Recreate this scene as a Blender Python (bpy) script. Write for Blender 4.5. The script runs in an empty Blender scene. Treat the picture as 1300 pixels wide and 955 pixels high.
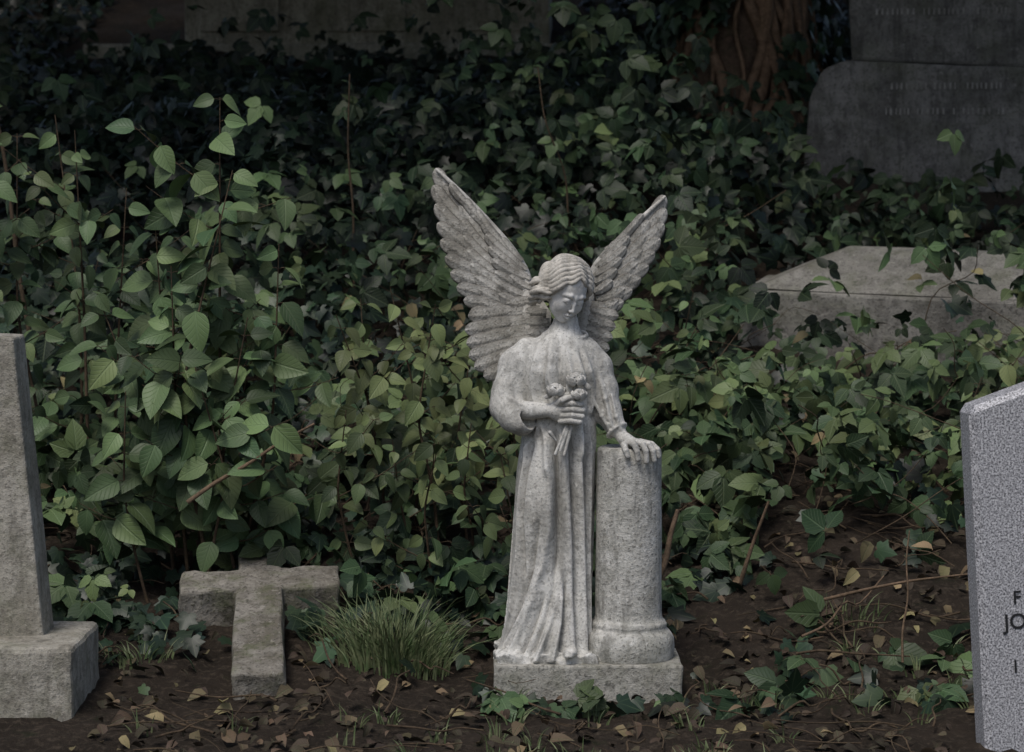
import bpy, bmesh, math, random
import numpy as np
from mathutils import Vector, Matrix
rng=np.random.default_rng(7); random.seed(7)
scene=bpy.context.scene
D=math.radians
# ------------------------------------------------------------------ node helpers
class NT:
    def __init__(s,name):
        s.m=bpy.data.materials.new(name); s.m.use_nodes=True
        s.t=s.m.node_tree; s.t.nodes.clear()
        s.out=s.n('ShaderNodeOutputMaterial')
    def n(s,typ,**kw):
        nd=s.t.nodes.new(typ)
        for k,v in kw.items(): setattr(nd,k,v)
        return nd
    def set(s,inp,v):
        if isinstance(v,bpy.types.NodeSocket): s.t.links.new(v,inp)
        else:
            if inp.type=='RGBA' and len(v)==3: v=(*v,1)
            inp.default_value=v
    def math(s,op,a,b=0.0,c=None):
        nd=s.n('ShaderNodeMath',operation=op); s.set(nd.inputs[0],a); s.set(nd.inputs[1],b)
        if c is not None: s.set(nd.inputs[2],c)
        return nd.outputs[0]
    def mix(s,f,a,b,blend='MIX'):
        nd=s.n('ShaderNodeMix',data_type='RGBA',blend_type=blend)
        s.set(nd.inputs[0],f); s.set(nd.inputs[6],a); s.set(nd.inputs[7],b)
        return nd.outputs[2]
    def noise(s,co,scale,detail=4,rough=.55,dist=0):
        nd=s.n('ShaderNodeTexNoise'); s.set(nd.inputs['Vector'],co)
        nd.inputs['Scale'].default_value=scale; nd.inputs['Detail'].default_value=detail
        nd.inputs['Roughness'].default_value=rough; nd.inputs['Distortion'].default_value=dist
        return nd.outputs[0]
    def ramp(s,f,stops,interp='LINEAR'):
        nd=s.n('ShaderNodeValToRGB'); nd.color_ramp.interpolation=interp
        e=nd.color_ramp.elements
        while len(e)<len(stops): e.new(.5)
        for el,(p,c) in zip(e,stops):
            el.position=p; el.color=(c,c,c,1) if isinstance(c,(int,float)) else (*c,1)
        s.set(nd.inputs[0],f); return nd.outputs[0]
    def bump(s,h,strength=.5,dist=.01,normal=None):
        nd=s.n('ShaderNodeBump'); nd.inputs['Strength'].default_value=strength
        nd.inputs['Distance'].default_value=dist; s.set(nd.inputs['Height'],h)
        if normal is not None: s.set(nd.inputs['Normal'],normal)
        return nd.outputs[0]
    def bsdf(s,col,rough=.8,normal=None,spec=.4):
        b=s.n('ShaderNodeBsdfPrincipled'); s.set(b.inputs['Base Color'],col)
        s.set(b.inputs['Roughness'],rough); b.inputs['Specular IOR Level'].default_value=spec
        if normal is not None: s.set(b.inputs['Normal'],normal)
        return b.outputs[0]
    def done(s,sh): s.t.links.new(sh,s.out.inputs[0]); return s.m

def stone(name,base,dark,spk=.5,patch=4.0,bump=.6,green=0.0,fine=160,point=0.0,streak=0.0):
    t=NT(name); co=t.n('ShaderNodeTexCoord').outputs['Object']
    c=t.mix(t.ramp(t.noise(co,patch,5,.62,.6),[(.38,0),(.64,1)]),base,dark)
    c=t.mix(t.ramp(t.noise(co,patch*4.3,4,.7),[(.48,0),(.68,.7)]),c,tuple(x*.56 for x in dark))
    f=t.noise(co,fine,3,.6)
    c=t.mix(t.math('MULTIPLY',t.ramp(f,[(.54,0),(.65,1)]),spk),c,tuple(x*.32 for x in dark))
    f2=t.noise(co,fine*.45,3,.7)
    c=t.mix(t.math('MULTIPLY',t.ramp(f2,[(.60,0),(.68,1)]),spk*.8),c,tuple(min(1,x*1.3) for x in base))
    if streak>0:
        mp=t.n('ShaderNodeMapping'); t.set(mp.inputs[0],co); mp.inputs['Scale'].default_value=(1,1,.16)
        c=t.mix(t.math('MULTIPLY',t.ramp(t.noise(mp.outputs[0],24,4,.65),[(.50,0),(.66,1)]),streak),c,tuple(x*.42 for x in dark))
    if green>0:
        c=t.mix(t.math('MULTIPLY',t.ramp(t.noise(co,patch*1.7,4,.65),[(.48,0),(.7,1)]),green),c,(.10,.12,.045))
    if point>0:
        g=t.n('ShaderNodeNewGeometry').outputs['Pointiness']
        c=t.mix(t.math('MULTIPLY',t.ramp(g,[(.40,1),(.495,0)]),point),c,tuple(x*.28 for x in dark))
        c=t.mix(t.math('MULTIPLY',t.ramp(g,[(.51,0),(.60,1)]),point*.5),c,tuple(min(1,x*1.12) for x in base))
    return t.done(t.bsdf(c,.88,t.bump(t.noise(co,fine*.5,4,.75),bump,.006),.25))

def leafmat(name,stops,ivy=False,rough=.45,trans=.0,vein=.35,bump=True,h0=.482):
    t=NT(name)
    at=t.n('ShaderNodeAttribute',attribute_name='lv'); sep=t.n('ShaderNodeSeparateColor'); t.set(sep.inputs[0],at.outputs['Color'])
    rnd,tone,hue=sep.outputs
    c=t.ramp(tone,stops)
    uv=t.n('ShaderNodeUVMap',uv_map='UVMap').outputs[0]; sx=t.n('ShaderNodeSeparateXYZ'); t.set(sx.inputs[0],uv)
    x,y=sx.outputs[0],sx.outputs[1]
    v=None
    if vein>0:
        ax=t.math('ABSOLUTE',x)
        if ivy:
            a=t.math('ARCTAN2',x,t.math('ADD',y,.06))
            v=t.math('COSINE',t.math('MULTIPLY',a,10.3)); v=t.ramp(v,[(.93,0),(1,1)])
        else:
            s_=t.math('SUBTRACT',y,t.math('MULTIPLY',t.math('POWER',ax,.8),.9))
            v=t.ramp(t.math('COSINE',t.math('MULTIPLY',s_,42)),[(.8,0),(1,.8)])
            v=t.math('MAXIMUM',v,t.ramp(ax,[(.012,1),(.03,0)]))
        c=t.mix(t.math('MULTIPLY',v,vein),c,(.15,.21,.10))
    nb=t.math('MULTIPLY_ADD',rnd,1.1,.45)
    hv=t.n('ShaderNodeHueSaturation'); t.set(hv.inputs['Color'],c); t.set(hv.inputs['Value'],nb)
    t.set(hv.inputs['Hue'],t.math('MULTIPLY_ADD',hue,.055,h0)); hv.inputs['Saturation'].default_value=.92
    c=hv.outputs[0]
    nrm=t.bump(t.math('SUBTRACT',1.0,v),.6,.0025) if (bump and v is not None) else None
    b=t.bsdf(c,rough,nrm,.35)
    if trans>0:
        tr=t.n('ShaderNodeBsdfTranslucent'); t.set(tr.inputs[0],t.mix(.5,c,(.09,.15,.025)))
        m=t.n('ShaderNodeMixShader'); m.inputs[0].default_value=trans; t.t.links.new(b,m.inputs[1]); t.t.links.new(tr.outputs[0],m.inputs[2])
        b=m.outputs[0]
    return t.done(b)

# ------------------------------------------------------------------ mesh helpers
def mesh_np(name,V,F,mat=None,uv=None,lv=None,smooth=True):
    V=np.asarray(V,np.float32); F=np.asarray(F,np.int32); k=F.shape[1]
    me=bpy.data.meshes.new(name)
    me.vertices.add(len(V)); me.vertices.foreach_set('co',V.ravel())
    me.loops.add(F.size); me.loops.foreach_set('vertex_index',F.ravel())
    me.polygons.add(len(F)); me.polygons.foreach_set('loop_start',np.arange(0,F.size,k,dtype=np.int32))
    if uv is not None:
        l=me.uv_layers.new(name='UVMap'); l.data.foreach_set('uv',np.asarray(uv,np.float32).ravel())
    if lv is not None:
        a=me.color_attributes.new('lv','FLOAT_COLOR','POINT'); a.data.foreach_set('color',np.asarray(lv,np.float32).ravel())
    me.polygons.foreach_set('use_smooth',np.full(len(F),smooth))
    me.update(calc_edges=True); me.validate()
    o=bpy.data.objects.new(name,me); scene.collection.objects.link(o)
    if mat: me.materials.append(mat)
    return o
def empty(name,loc=(0,0,0)):
    e=bpy.data.objects.new(name,None); e.location=loc; e.empty_display_size=.1; scene.collection.objects.link(e); return e
def par(o,p): o.parent=p; return o
class Acc:
    def __init__(s): s.V=[];s.F=[];s.n=0
    def add(s,V,F): s.V.append(np.asarray(V,float)); s.F.append(np.asarray(F,int)+s.n); s.n+=len(V)
    def obj(s,name,mat,scale=1,smooth=True): return mesh_np(name,np.concatenate(s.V)*scale,np.concatenate(s.F),mat,smooth=smooth)
def tube(P,R,ns=6):
    P=np.asarray(P,float); n=len(P); R=np.broadcast_to(R,(n,))
    T=np.gradient(P,axis=0); T/=np.linalg.norm(T,axis=1)[:,None]+1e-9
    up=np.array([.13,.31,.94]); 
    if abs((T@up)).mean()>.85: up=np.array([.9,.4,.1])
    A=np.cross(T,up); A/=np.linalg.norm(A,axis=1)[:,None]+1e-9; B=np.cross(T,A)
    th=np.arange(ns)*2*np.pi/ns
    V=P[:,None]+R[:,None,None]*(np.cos(th)[None,:,None]*A[:,None]+np.sin(th)[None,:,None]*B[:,None])
    V=V.reshape(-1,3)
    i=np.arange(n-1)[:,None]*ns; j=np.arange(ns)[None]; j2=(j+1)%ns
    F=np.stack([i+j,i+j2,i+ns+j2,i+ns+j],-1).reshape(-1,4)
    return V,F
def curve(pts,n=20):
    pts=np.asarray(pts,float); t=np.linspace(0,1,len(pts)); tt=np.linspace(0,1,n)
    P=np.stack([np.interp(tt,t,pts[:,k]) for k in range(pts.shape[1])],1)
    for _ in range(max(1,n//8)):
        Q=P.copy(); Q[1:-1]=(P[:-2]+2*P[1:-1]+P[2:])/4; P=Q
    return P
def snoise(x,y,f,seed):
    r=np.random.default_rng(seed); s=0
    for k in range(7):
        a=r.uniform(0,2*np.pi); ff=f*r.uniform(.6,1.8); s=s+np.sin((x*np.cos(a)+y*np.sin(a))*ff*2*np.pi+r.uniform(0,6.28))
    return s/3.7
def gz(x,y):
    x=np.asarray(x,float); y=np.asarray(y,float)
    y2=np.where(y>14,14+(1-np.exp(-np.maximum(y-14,0)/10))*10,y)
    b=-.10+.24*.15*np.logaddexp(0,np.clip((y2+.15)/.15,-50,300))
    b=b+.045/(1+np.exp((x+.30)/.07))*np.exp(-(y/1.1)**2)
    b=b+.07/(1+np.exp(-(x-.55)/.12))*np.exp(-((y-.5)/.8)**2)
    w=np.clip((y+.3)/1.0,.25,1)
    return b+w*(.03*snoise(x,y,.5,1)+.014*snoise(x,y,1.7,2)+.006*snoise(x,y,5,3))
def box_bm(bm,lo,hi):
    v=[]
    for z in (0,1):
        for (i,j) in ((0,0),(1,0),(1,1),(0,1)):
            v.append(bm.verts.new((hi[0] if i else lo[0],hi[1] if j else lo[1],hi[2] if z else lo[2])))
    for f in ((3,2,1,0),(4,5,6,7),(0,1,5,4),(1,2,6,5),(2,3,7,6),(3,0,4,7)): bm.faces.new([v[k] for k in f])
    return v
def finish(bm,name,mat,bevel=.006,seg=2,rough=0.0,cuts=0):
    bmesh.ops.recalc_face_normals(bm,faces=bm.faces)
    if bevel: bmesh.ops.bevel(bm,geom=bm.edges[:],offset=bevel,segments=seg,affect='EDGES',profile=.5)
    if cuts:
        bmesh.ops.triangulate(bm,faces=[f for f in bm.faces if len(f.verts)>4])
        bmesh.ops.subdivide_edges(bm,edges=[e for e in bm.edges if e.calc_length()>.03],cuts=cuts,use_grid_fill=True)
    if rough:
        for v in bm.verts:
            p=v.co; v.co+=Vector((math.sin(p.y*41+p.z*57)+math.sin(p.z*93+p.x*31),math.sin(p.x*47+p.z*38)+math.sin(p.x*101+2),math.sin(p.x*39+p.y*61)+math.sin(p.y*88+p.x*77)))*rough
    me=bpy.data.meshes.new(name); bm.to_mesh(me); bm.free(); me.materials.append(mat)
    o=bpy.data.objects.new(name,me); scene.collection.objects.link(o)
    return o
def prism(name,outline,y0,y1,mat,bevel=.006,seg=2,rough=0,cuts=0):
    bm=bmesh.new(); a=[bm.verts.new((x,y0,z)) for x,z in outline]; b=[bm.verts.new((x,y1,z)) for x,z in outline]
    n=len(a); bm.faces.new(a); bm.faces.new(b[::-1])
    for i in range(n): bm.faces.new((a[i],b[i],b[(i+1)%n],a[(i+1)%n]))
    return finish(bm,name,mat,bevel,seg,rough,cuts)

# ------------------------------------------------------------------ SDF sculpting
class Field:
    def __init__(s,lo,hi,h):
        s.lo=np.array(lo,float); s.h=h; n=np.ceil((np.array(hi)-s.lo)/h).astype(int)+1
        s.ax=[(s.lo[i]+h*np.arange(n[i])).astype(np.float32) for i in range(3)]
        s.d=np.full(n,30.,np.float32)
    def reg(s,lo,hi):
        sl=[]
        for i in range(3):
            a=int(np.clip(np.searchsorted(s.ax[i],lo[i]),0,len(s.ax[i]))); b=int(np.clip(np.searchsorted(s.ax[i],hi[i]),0,len(s.ax[i]))); sl.append(slice(a,b))
        return tuple(sl),np.meshgrid(*[s.ax[i][sl[i]] for i in range(3)],indexing='ij',sparse=True)
    def comb(s,sl,d,k,op):
        a=s.d[sl]
        if a.size==0: return
        if op=='sub': a2=-a
        else: a2=a
        if k>0:
            h=np.clip(.5+.5*(d-a2)/k,0,1); r=d*(1-h)+a2*h-k*h*(1-h)
        else: r=np.minimum(a2,d)
        s.d[sl]=-r if op=='sub' else r
    def seg(s,p0,p1,r0,r1=None,k=2,op='add'):
        if r1 is None: r1=r0
        p0=np.array(p0,float); p1=np.array(p1,float); R=max(r0,r1)+k+3*s.h
        sl,(X,Y,Z)=s.reg(np.minimum(p0,p1)-R,np.maximum(p0,p1)+R)
        v=p1-p0; L=v@v+1e-9
        t=np.clip(((X-p0[0])*v[0]+(Y-p0[1])*v[1]+(Z-p0[2])*v[2])/L,0,1)
        d=np.sqrt((X-p0[0]-t*v[0])**2+(Y-p0[1]-t*v[1])**2+(Z-p0[2]-t*v[2])**2)-(r0+(r1-r0)*t)
        s.comb(sl,d.astype(np.float32),k,op)
    def poly(s,P,R,k=2,op='add'):
        R=np.broadcast_to(R,(len(P),))
        for i in range(len(P)-1): s.seg(P[i],P[i+1],R[i],R[i+1],k,op)
    def ell(s,c,r,k=2,op='add',rot=None):
        c=np.array(c,float); r=np.array(r,float)
        ext=(r if rot is None else np.full(3,max(r)))+k+3*s.h
        sl,(X,Y,Z)=s.reg(c-ext,c+ext); x,y,z=X-c[0],Y-c[1],Z-c[2]
        if rot is not None:
            M=np.array(rot).T; x,y,z=[M[i,0]*x+M[i,1]*y+M[i,2]*z for i in range(3)]
        k0=np.sqrt((x/r[0])**2+(y/r[1])**2+(z/r[2])**2); k1=np.sqrt((x/r[0]**2)**2+(y/r[1]**2)**2+(z/r[2]**2)**2)+1e-6
        s.comb(sl,(k0*(k0-1)/k1).astype(np.float32),k,op)
    def mesh(s):
        d=s.d; ins=d<0; n=np.array(d.shape)-1
        cnt=np.zeros(n,np.int8)
        for a in (0,1):
            for b in (0,1):
                for c in (0,1): cnt+=ins[a:a+n[0],b:b+n[1],c:c+n[2]]
        act=(cnt>0)&(cnt<8); idx=np.full(n,-1,np.int32); ai=np.argwhere(act); idx[act]=np.arange(len(ai))
        pos=np.zeros((len(ai),3)); ct=np.zeros(len(ai))
        cs=[(a,b,c) for a in (0,1) for b in (0,1) for c in (0,1)]
        val={c:d[ai[:,0]+c[0],ai[:,1]+c[1],ai[:,2]+c[2]] for c in cs}
        for a in cs:
            for k in range(3):
                if a[k]==0:
                    b=list(a); b[k]=1; b=tuple(b); m=(val[a]<0)!=(val[b]<0)
                    t=val[a][m]/(val[a][m]-val[b][m]); p=np.tile(np.array(a,float),(m.sum(),1)); p[:,k]+=t
                    pos[m]+=p; ct[m]+=1
        V=s.lo+s.h*(ai+pos/ct[:,None]); Q=[]
        for k in range(3):
            u,w=(k+1)%3,(k+2)%3
            A=np.take(ins,np.arange(n[k]),k); B=np.take(ins,np.arange(1,n[k]+1),k)
            e=np.argwhere(A!=B); e=e[(e[:,u]>0)&(e[:,w]>0)&(e[:,u]<n[u])&(e[:,w]<n[w])]
            def cell(du,dw):
                q=e.copy(); q[:,u]+=du; q[:,w]+=dw; return idx[q[:,0],q[:,1],q[:,2]]
            q=np.stack([cell(-1,-1),cell(0,-1),cell(0,0),cell(-1,0)],1)
            fl=~A[e[:,0],e[:,1],e[:,2]]; q[fl]=q[fl][:,::-1]; Q.append(q)
        Q=np.concatenate(Q); return V,Q[(Q>=0).all(1)]

U=.002
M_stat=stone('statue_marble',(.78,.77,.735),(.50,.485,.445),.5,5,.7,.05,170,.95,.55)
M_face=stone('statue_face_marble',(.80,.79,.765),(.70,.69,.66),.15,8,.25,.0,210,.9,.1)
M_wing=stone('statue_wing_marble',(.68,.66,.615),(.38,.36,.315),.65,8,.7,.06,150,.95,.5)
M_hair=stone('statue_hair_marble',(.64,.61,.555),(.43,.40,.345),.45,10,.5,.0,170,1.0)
M_col=stone('column_marble',(.70,.69,.66),(.48,.47,.425),.7,5,1.,.15,130,0,.75)
M_plinth=stone('plinth_stone',(.48,.465,.42),(.28,.27,.235),.6,9,1.,.25,120)
statue=empty('angel_statue',(.19,0,0))

# ---- body
B=Field((-128,-75,4),(104,62,462),1.15)
zt=[8,15,30,55,95,145,195,245,285,315,345,375,392,405,416,426,436]
Lt=[-116,-115,-109,-103,-98,-94,-90,-87,-83,-79,-78,-80,-80,-74,-62,-50,-42]
Rt=[6,6,5,5,5,6,8,10,12,11,11,14,12,6,-3,-9,-14]
bt=[50,50,47,44,40,37,36,36,35,33,31,33,31,28,23,18,14]
ct=[-6,-6,-5,-3,0,0,-1,-2,-2,-2,-3,-5,-4,-2,-1,0,1]
sl,(X,Y,Z)=B.reg((-128,-75,8),(40,62,440))
zz=Z; Lz=np.interp(zz,zt,Lt); Rz=np.interp(zz,zt,Rt); bz=np.interp(zz,zt,bt); cy=np.interp(zz,zt,ct)
a=(Rz-Lz)/2; cx=(Rz+Lz)/2
dx=X-cx; dy=Y-cy
rho=np.sqrt((dx/a)**2+(dy/bz)**2)+1e-5; rr=np.sqrt(dx**2+dy**2)
th=np.arctan2(dx/a,-dy/bz)
disp=np.zeros_like(rr)
folds=[
 ([(312,-34),(250,-30),(200,-27),(150,-25),(100,-25),(50,-23),(12,-21)],6,6.5),
 ([(315,-15),(200,-11),(100,-9),(12,-6)],5,7),
 ([(300,1),(150,-1),(12,1)],4,5),
 ([(305,-22),(200,-19),(100,-17),(12,-13)],3,-6),
 ([(305,-7),(200,-5),(100,-3),(12,0)],2.6,-5),
 ([(300,-41),(220,-38),(150,-37),(100,-42),(60,-52),(12,-72)],4,-8),
 ([(305,-48),(240,-46),(180,-47),(130,-56),(80,-75),(30,-100)],5.5,5),
 ([(130,-36),(80,-45),(40,-56),(12,-66)],5,7),
 ([(110,-33),(60,-36),(12,-46)],4.5,7),
 ([(120,-29),(60,-31),(12,-36)],3,-5),
 ([(90,-55),(50,-70),(12,-88)],3.2,-6),
 ([(100,-62),(55,-80),(12,-100)],4.5,5),
 ([(190,-58),(120,-72),(70,-88),(30,-104)],3.4,-5),
 ([(290,-72),(220,-80),(140,-86),(70,-96)],4,4.5),
 ([(300,-66),(250,-74),(190,-79),(120,-80)],3,-3.5),
 ([(330,-60),(290,-52),(250,-50)],4,4),
 ([(345,-50),(300,-62),(275,-75)],4,3),
 ([(345,-2),(310,-10),(270,-14)],4,4),
 ([(410,-60),(370,-66),(330,-64)],4,3.5),([(405,-52),(360,-54),(330,-50)],3,-3.5),
 ([(412,-46),(370,-46),(325,-40)],4.5,3.5),([(408,-36),(375,-36),(335,-30)],3,-3),
 ([(405,-18),(370,-10),(325,-10)],4.5,4),([(400,-10),(360,-2),(330,0)],3,-3.5),
 ([(395,-4),(360,4),(320,3)],4,3.5),([(403,-26),(380,-24),(350,-20)],3,3),
]
for pts,w,am in folds:
    z_=np.array([p[0] for p in pts])[::-1]; x_=np.array([p[1] for p in pts])[::-1]
    xf=np.interp(zz,z_,x_); q=np.arcsin(np.clip((xf-cx)/a,-.985,.985))
    fade=np.clip((zz-z_[0]+8)/10,0,1)*np.clip((z_[-1]+8-zz)/28,0,1)
    disp+=am*1.25*fade*np.exp(-(((th-q)*a)/w)**2)
disp+=np.where(np.abs(th)>1.7,3.2*np.sin(th*11+zz*.01)*np.clip((330-zz)/80,0,1),0)
disp+=9*np.exp(-((X+64)/24)**2-((zz-205)/52)**2)*(dy<0)
disp+=6*np.exp(-((X+60)/20)**2-((zz-366)/22)**2)*(dy<0)+6*np.exp(-((X+14)/20)**2-((zz-366)/22)**2)*(dy<0)
disp-=3.0*np.exp(-((zz-318)/5.)**2)*np.exp(-((th-.9)/.7)**2)
d=rr*(1-1/rho)-disp
d=np.maximum(np.maximum(d,12-Z),Z-438)
B.comb(sl,d.astype(np.float32),0,'add')
B.poly([(-28,4,405),(-27,0,430),(-26,-6,452)],[16,13.5,13.5],6)
B.poly([(-38,-9,432),(-30,-15,414)],[1.6,1.2],3)
B.poly([(-34,-14,405),(-20,-19,372),(-14,-24,350)],[1,1.6,1.2],3)
ring=[(-28+27*math.sin(q),1-21*math.cos(q),419-5*math.cos(q)) for q in np.linspace(0,2*np.pi,25)]
B.poly(ring,2.4,1.2)
ring=[(-28+31*math.sin(q),1-25*math.cos(q),412-6*math.cos(q)) for q in np.linspace(0,2*np.pi,25)]
B.poly(ring,1.2,1.0)
B.poly([(-74,2,397),(-90,0,380),(-99,-6,345),(-100,-10,328)],[19,21,21,23],7)
B.poly([(-100,-10,330),(-92,-26,318),(-82,-36,312)],[22,20,17],5)
B.poly([(-92,-24,318),(-84,-32,304)],[14,10],4)
for sx,sz0,sz1,am in ((-118,375,320,2.2),(-108,385,312,2.6),(-97,388,330,2.2)):
    B.poly([(sx+12,-16,sz0),(sx,-24 if sx>-115 else -12,(sz0+sz1)/2),(sx+5,-30 if sx>-115 else -20,sz1)],[1.5,am,am],3)
B.poly([(-110,-18,350),(-96,-33,340),(-84,-40,334)],[1.5,2.3,1.5],3)
B.poly([(-78,-40,315),(-60,-46,318)],[12.5,13],2,'sub')
B.poly([(-96,-22,326),(-70,-38,326),(-46,-45,327)],[13,11,8.2],1.5)
B.poly([(-112,-26,338),(-100,-38,322),(-88,-44,304)],[1.5,2,1.5],2)
B.poly([(0,2,396),(12,0,378),(20,-3,350),(26,-6,322)],[18,19,18,17],7)
B.poly([(26,-6,322),(35,-12,304)],[17,13.5],5)
B.poly([(30,-24,345),(36,-26,318),(42,-24,300)],[1.5,2.2,1.8],3)
B.poly([(14,-20,372),(22,-24,340),(30,-26,306)],[1.5,2.4,2],3)
B.poly([(6,-20,340),(18,-22,318),(28,-24,300)],[1.5,2.4,2],3)
for dz in (0,7,14): B.poly([(14+dz*.2,-17,326-dz),(26,-24,322-dz),(40,-16,318-dz)],[1,1.7,1],2.5)
cuffc=np.array((37,-14,299)); ax_=np.array((.55,-.4,-.75)); ax_/=np.linalg.norm(ax_)
u_=np.cross(ax_,(0,1,0)); u_/=np.linalg.norm(u_); w_=np.cross(ax_,u_)
B.poly([tuple(cuffc+13.5*(math.cos(q)*u_+math.sin(q)*w_)) for q in np.linspace(0,2*np.pi,17)],1.9,1.5)
B.poly([(34,-10,306),(46,-22,288)],[10,7.8],1.5)
sl,(X,Y,Z)=B.reg((-128,-75,4),(60,62,40))
qx=np.abs(X+52)-62; qy=np.abs(Y+2)-55; top=21+2.5*np.sin(X*.11)+2*np.sin(Y*.17+X*.05)+1.5*np.sin(X*.31+Y*.2)
wob=3*np.sin(X*.13+Y*.09+Z*.2)+2*np.sin(Y*.23-X*.19)
d=np.maximum(np.maximum(qx,qy)+wob,Z-top)
B.comb(sl,d.astype(np.float32),3,'add')
B.ell((-22,-54,24),(9,13,6),3); B.ell((-24,-64,21),(6,6,4),2)
V,F=B.mesh(); par(mesh_np('robed_body',V*U,F,M_stat),statue)

# ---- hands and roses at finer resolution
H=Field((-62,-78,268),(8,-28,388),.75)
H.poly([(-52,-44.5,327),(-42,-47,327)],[8.2,9],1)
H.ell((-36,-48,326),(12,8,13.5),4)
for i,(z,l) in enumerate(((337,0),(329.5,2),(322,1),(315,-2))):
    H.poly([(-34,-52,z-1),(-20+l*.5,-60,z),(-9+l,-58,z-1.5),(-8+l,-50,z-2.5)],[4.2,4.0,3.6,3.2],.6)
H.poly([(-42,-50,334),(-33,-59,341),(-22,-61,345)],[4.6,4.2,3.4],1.2)
for x0,x1,xt,zt_ in ((-41,-20,-38,352),(-35,-18,-16,362),(-30,-16,-12,345)):
    H.poly([(x0,-54,278-abs(x0+36)),(x1,-52,326),(xt,-54,zt_)],[1.9,2.1,2.1],.8)
H.poly([(-40,-54,290),(-48,-56,300)],[1.2,2.6],1)
def rose(c,r,seed):
    c=np.array(c,float); rr_=np.random.default_rng(seed)
    H.ell(c,(r*.55,r*.55,r*.6),.8)
    for lay,(nn,rad,sz) in enumerate(((3,.35,.48),(5,.62,.5),(6,.78,.46))):
        for i in range(nn):
            q=2*np.pi*i/nn+lay*.6+rr_.uniform(-.2,.2)
            p=c+r*rad*np.array((math.cos(q),math.sin(q)*.8,0))+np.array((0,-lay*.4,-lay*r*.16))
            rot=np.array(Matrix.Rotation(q,3,'Z')@Matrix.Rotation(.35,3,'Y'))
            H.ell(p,(r*.18,r*sz,r*.52),.5,'add',rot)
    H.poly([tuple(c+np.array((math.cos(q)*r*.06*q,-r*.72,math.sin(q)*r*.06*q))) for q in np.linspace(.5,9,22)],.8,.5,'sub')
rose((-41,-55,355),12,1); rose((-16,-57,368),12.5,2); rose((-12,-60,350),10.5,3)
for c,s_ in (((-30,-56,345),9),((-24,-54,356),8),((-2,-55,358),7),((-50,-53,345),6)): H.ell(c,(s_*.9,3,s_*.55),1,'add',np.array(Matrix.Rotation(s_,3,'Y')))
V,F=H.mesh(); par(mesh_np('hand_holding_roses',V*U,F,M_stat),statue)
G=Field((30,-64,256),(98,0,312),.75)
G.poly([(43,-18,292),(51,-27,287)],[8,8.3],1)
G.ell((58,-31,284.5),(13,10,6.5),3,'add',np.array(Matrix.Rotation(-.5,3,'Z')))
for P in ([(54,-38,286),(58,-48,284),(61,-52,276),(62,-52,266)],[(61,-37,286),(68,-45,284),(72,-48,276),(73,-48,263)],
          [(66,-33,286),(76,-39,284),(81,-42,276),(83,-41,264)],[(68,-27,285),(80,-31,283),(87,-34,277),(89,-34,268)]):
    G.poly(P,[4.6,4.1,3.7,3.1],.6)
G.poly([(50,-31,285),(45,-42,283),(47,-51,277),(49,-52,270)],[4.8,4.3,3.8,3.2],1)
V,F=G.mesh(); par(mesh_np('hand_on_column',V*U,F,M_stat),statue)

# ---- head
Hd=Field((-50,-48,-50),(50,56,52),.62)
Hd.ell((0,5,8),(25,30,30),2); Hd.ell((0,-7,-7),(20.5,20,28),8); Hd.ell((0,-18.5,-29.5),(8,8,6.5),6)
Hd.ell((0,-13,-19),(16.5,12,13),6)
for s_ in (-1,1):
    Hd.ell((s_*11,-18,-12),(8,7,8.5),6)
    Hd.ell((s_*9,-30,0),(6.5,5,4.0),4,'sub')
    Hd.ell((s_*9,-22.6,-1.2),(5.8,5.0,4.6),1.0)
    Hd.poly([(s_*3.6,-26.2,-4.2),(s_*9,-28.0,-5.4),(s_*14.4,-24.2,-4.0)],.5,.6,'sub')
    Hd.poly([(s_*3.6,-25.8,-3.2),(s_*9,-27.1,-4.2),(s_*14.6,-23.4,-3.0)],.65,.8)
    Hd.poly([(s_*3.2,-26.2,1.2),(s_*9,-26.6,3.0),(s_*14.6,-23.2,1.4)],.45,.8,'sub')
    Hd.poly([(s_*2.6,-25.8,4),(s_*8,-25.8,6.6),(s_*16,-20.8,4.5)],[1.2,1.3,1.0],4)
    Hd.ell((s_*2.7,-29.2,-13.2),(1.8,2.4,1.7),1.2)
    Hd.ell((s_*1.7,-31.2,-15.2),(.8,1.2,.6),.5,'sub')
Hd.poly([(0,-25.4,6),(0,-28.6,-4),(0,-31.6,-12)],[1.9,1.8,2.2],2.6)
Hd.poly([(0,-28.5,-16.6),(0,-28.5,-19)],.8,1.5,'sub')
Hd.poly([(-6.2,-25.4,-21.8),(-2,-27.9,-19.9),(0,-27.7,-20.6),(2,-27.9,-19.9),(6.2,-25.4,-21.8)],[.8,1.5,1.4,1.5,.8],1.2)
Hd.poly([(-4.6,-25.6,-23.6),(0,-27.5,-24.2),(4.6,-25.6,-23.6)],[1.2,2.0,1.2],1.2)
Hd.poly([(-6.6,-26.4,-21.9),(0,-29.9,-21.9),(6.6,-26.4,-21.9)],.45,.5,'sub')
V,F=Hd.mesh()
hc=Field((-60,-48,-58),(60,66,60),.75)
hc.ell((0,10,11),(26,28.5,29),2); hc.ell((0,20,-8),(24,22,22),8)
CT=np.array((0,7,8.)); RD=np.array((29,31,31.))
K0=np.array([(0,-.80,.74),(.34,-.84,.50),(.66,-.70,.18),(.86,-.42,-.16),(.98,0,-.46),(.85,.5,-.75)])
K1=np.array([(0,.62,.92),(.5,.66,.72),(.85,.66,.36),(.97,.68,0),(.8,.85,-.35),(.45,.98,-.62)])
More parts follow.
